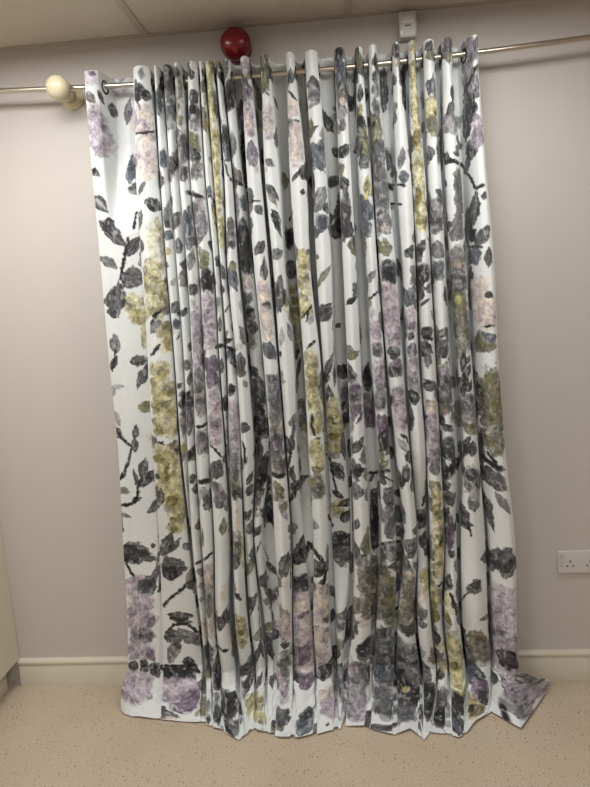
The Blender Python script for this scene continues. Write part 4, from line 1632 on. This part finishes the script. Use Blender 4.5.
def cloth_material():
    m = bpy.data.materials.new('printed_cotton'); m.use_nodes = True; nt = m.node_tree; b = nt.nodes['Principled BSDF']
    a = nt.nodes.new('ShaderNodeAttribute'); a.attribute_name = 'print'
    b.inputs['Roughness'].default_value = .72; b.inputs['Specular IOR Level'].default_value = .25
    b.inputs['Sheen Weight'].default_value = .12
    tc = nt.nodes.new('ShaderNodeTexCoord'); n = nt.nodes.new('ShaderNodeTexNoise'); n.inputs['Scale'].default_value = 55; n.inputs['Detail'].default_value = 6
    nt.links.new(tc.outputs['Object'], n.inputs['Vector'])
    mr = nt.nodes.new('ShaderNodeMapRange'); mr.inputs['From Min'].default_value = .3; mr.inputs['From Max'].default_value = .7
    mr.inputs['To Min'].default_value = .97; mr.inputs['To Max'].default_value = 1.02
    nt.links.new(n.outputs['Fac'], mr.inputs['Value'])
    mx = nt.nodes.new('ShaderNodeVectorMath'); mx.operation = 'SCALE'
    nt.links.new(a.outputs['Color'], mx.inputs[0]); nt.links.new(mr.outputs[0], mx.inputs['Scale'])
    nt.links.new(mx.outputs[0], b.inputs['Base Color'])
    n2 = nt.nodes.new('ShaderNodeTexNoise'); n2.inputs['Scale'].default_value = 900
    nt.links.new(tc.outputs['Object'], n2.inputs['Vector'])
    bp = nt.nodes.new('ShaderNodeBump'); bp.inputs['Strength'].default_value = .15; bp.inputs['Distance'].default_value = .0006
    nt.links.new(n2.outputs['Fac'], bp.inputs['Height']); nt.links.new(bp.outputs['Normal'], b.inputs['Normal'])
    return m
M_cloth = cloth_material()

def grid_mesh(name, P, col, m):
    nu, nv = P.shape[:2]
    me = bpy.data.meshes.new(name); me.vertices.add(nu*nv); me.vertices.foreach_set('co', P.reshape(-1).astype(np.float32))
    i = np.arange(nu*nv).reshape(nu, nv)
    q = np.stack([i[:-1, :-1], i[:-1, 1:], i[1:, 1:], i[1:, :-1]], -1).reshape(-1, 4)
    nf = len(q)
    me.loops.add(nf*4); me.loops.foreach_set('vertex_index', q.reshape(-1).astype(np.int32))
    me.polygons.add(nf); me.polygons.foreach_set('loop_start', np.arange(0, nf*4, 4, dtype=np.int32))
    me.polygons.foreach_set('use_smooth', np.ones(nf, bool))
    me.update(calc_edges=True)
    at_ = me.color_attributes.new('print', 'FLOAT_COLOR', 'POINT')
    c4 = np.ones((nu*nv, 4), np.float32); c4[:, :3] = col.reshape(-1, 3)
    at_.data.foreach_set('color', c4.reshape(-1))
    me.materials.append(m)
    return me

def torus(bm, c, axis, R, r, n=28, k=8):
    axis = Vector(axis).normalized(); t = axis.orthogonal().normalized(); b = axis.cross(t); c = Vector(c)
    vs = []
    for i in range(n):
        a = 2*PI*i/n; d = t*math.cos(a)+b*math.sin(a)
        vs.append([bm.verts.new(c + d*(R+r*math.cos(2*PI*j/k)) + axis*(r*.6*math.sin(2*PI*j/k))) for j in range(k)])
    for i in range(n):
        for j in range(k):
            bm.faces.new((vs[i][j], vs[(i+1) % n][j], vs[(i+1) % n][(j+1) % k], vs[i][(j+1) % k]))

def curtain(folds, hem_map, hem_y, first, last, label):
    P, s, h, cols, tt = build_grid(folds, hem_map, hem_y, first, last)
    pr = Print(P, s, h)
    # extra dark print paints shade into the fold sides, then the print in view
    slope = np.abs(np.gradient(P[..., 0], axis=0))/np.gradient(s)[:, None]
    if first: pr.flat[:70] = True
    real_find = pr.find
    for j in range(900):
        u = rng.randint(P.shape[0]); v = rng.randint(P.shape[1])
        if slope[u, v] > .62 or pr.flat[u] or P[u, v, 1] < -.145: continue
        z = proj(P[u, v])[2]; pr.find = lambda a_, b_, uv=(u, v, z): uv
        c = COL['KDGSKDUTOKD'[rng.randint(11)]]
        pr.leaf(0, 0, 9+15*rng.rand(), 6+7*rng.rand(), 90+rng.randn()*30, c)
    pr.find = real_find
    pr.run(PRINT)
    # grain of the water-colour print inside the painted shapes
    inked = np.clip(np.abs(pr.col-BASE).max(-1)*3.5, 0, 1)
    S_ = s[:, None]*1.0; Hh = h[None, :]*1.0
    gr = (fbm(S_*70, Hh*55, 61)-.5)*.9 + (fbm(S_*170, Hh*150, 71, 2)-.5)*.7
    thin = np.clip((fbm(S_*95, Hh*60, 81)-.62)*9, 0, 1)*.28      # dry-brush breaks where the cloth shows
    pr.col = pr.col*(1+inked*(gr-.10))[..., None]
    pr.col = np.clip(pr.col*(1-(thin*inked)[..., None]) + BASE*(thin*inked)[..., None], .008, .95)
    cx = float(P[..., 0].mean())
    org = np.array([cx, YF, 0.0])
    t = thing('curtain', label, 'curtain', tuple(org), 'floral curtains')
    me = grid_mesh('curtain_cloth', P-org, pr.col, M_cloth)
    o = bpy.data.objects.new('curtain_cloth', me); C.objects.link(o); o.parent = t
    # eyelets where the heading crosses the pole
    v = int(np.argmin(np.abs(P[0, :, 2]-RZ)))
    y = P[:, v, 1]-RY; cross = np.nonzero(y[:-1]*y[1:] < 0)[0]
    for u in cross:
        a = P[max(u-3, 0), v]; b = P[min(u+4, len(s)-1), v]
        tang = Vector(b-a); nrm = Vector((tang.y, -tang.x, 0)).normalized()
        bm = bmesh.new(); torus(bm, Vector(P[u, v])-Vector(org) + Vector((0, 0, rodz(P[u, v, 0])-P[u, v, 2]-.004)), nrm, .0190, .0036)
        obj('eyelet', bm, M_ring, t)
    return P

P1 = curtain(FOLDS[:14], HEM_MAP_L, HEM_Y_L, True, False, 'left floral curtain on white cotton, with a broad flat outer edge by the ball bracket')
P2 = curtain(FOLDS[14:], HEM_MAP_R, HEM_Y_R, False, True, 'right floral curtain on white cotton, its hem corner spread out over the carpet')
print('verts', P1.shape, P2.shape)
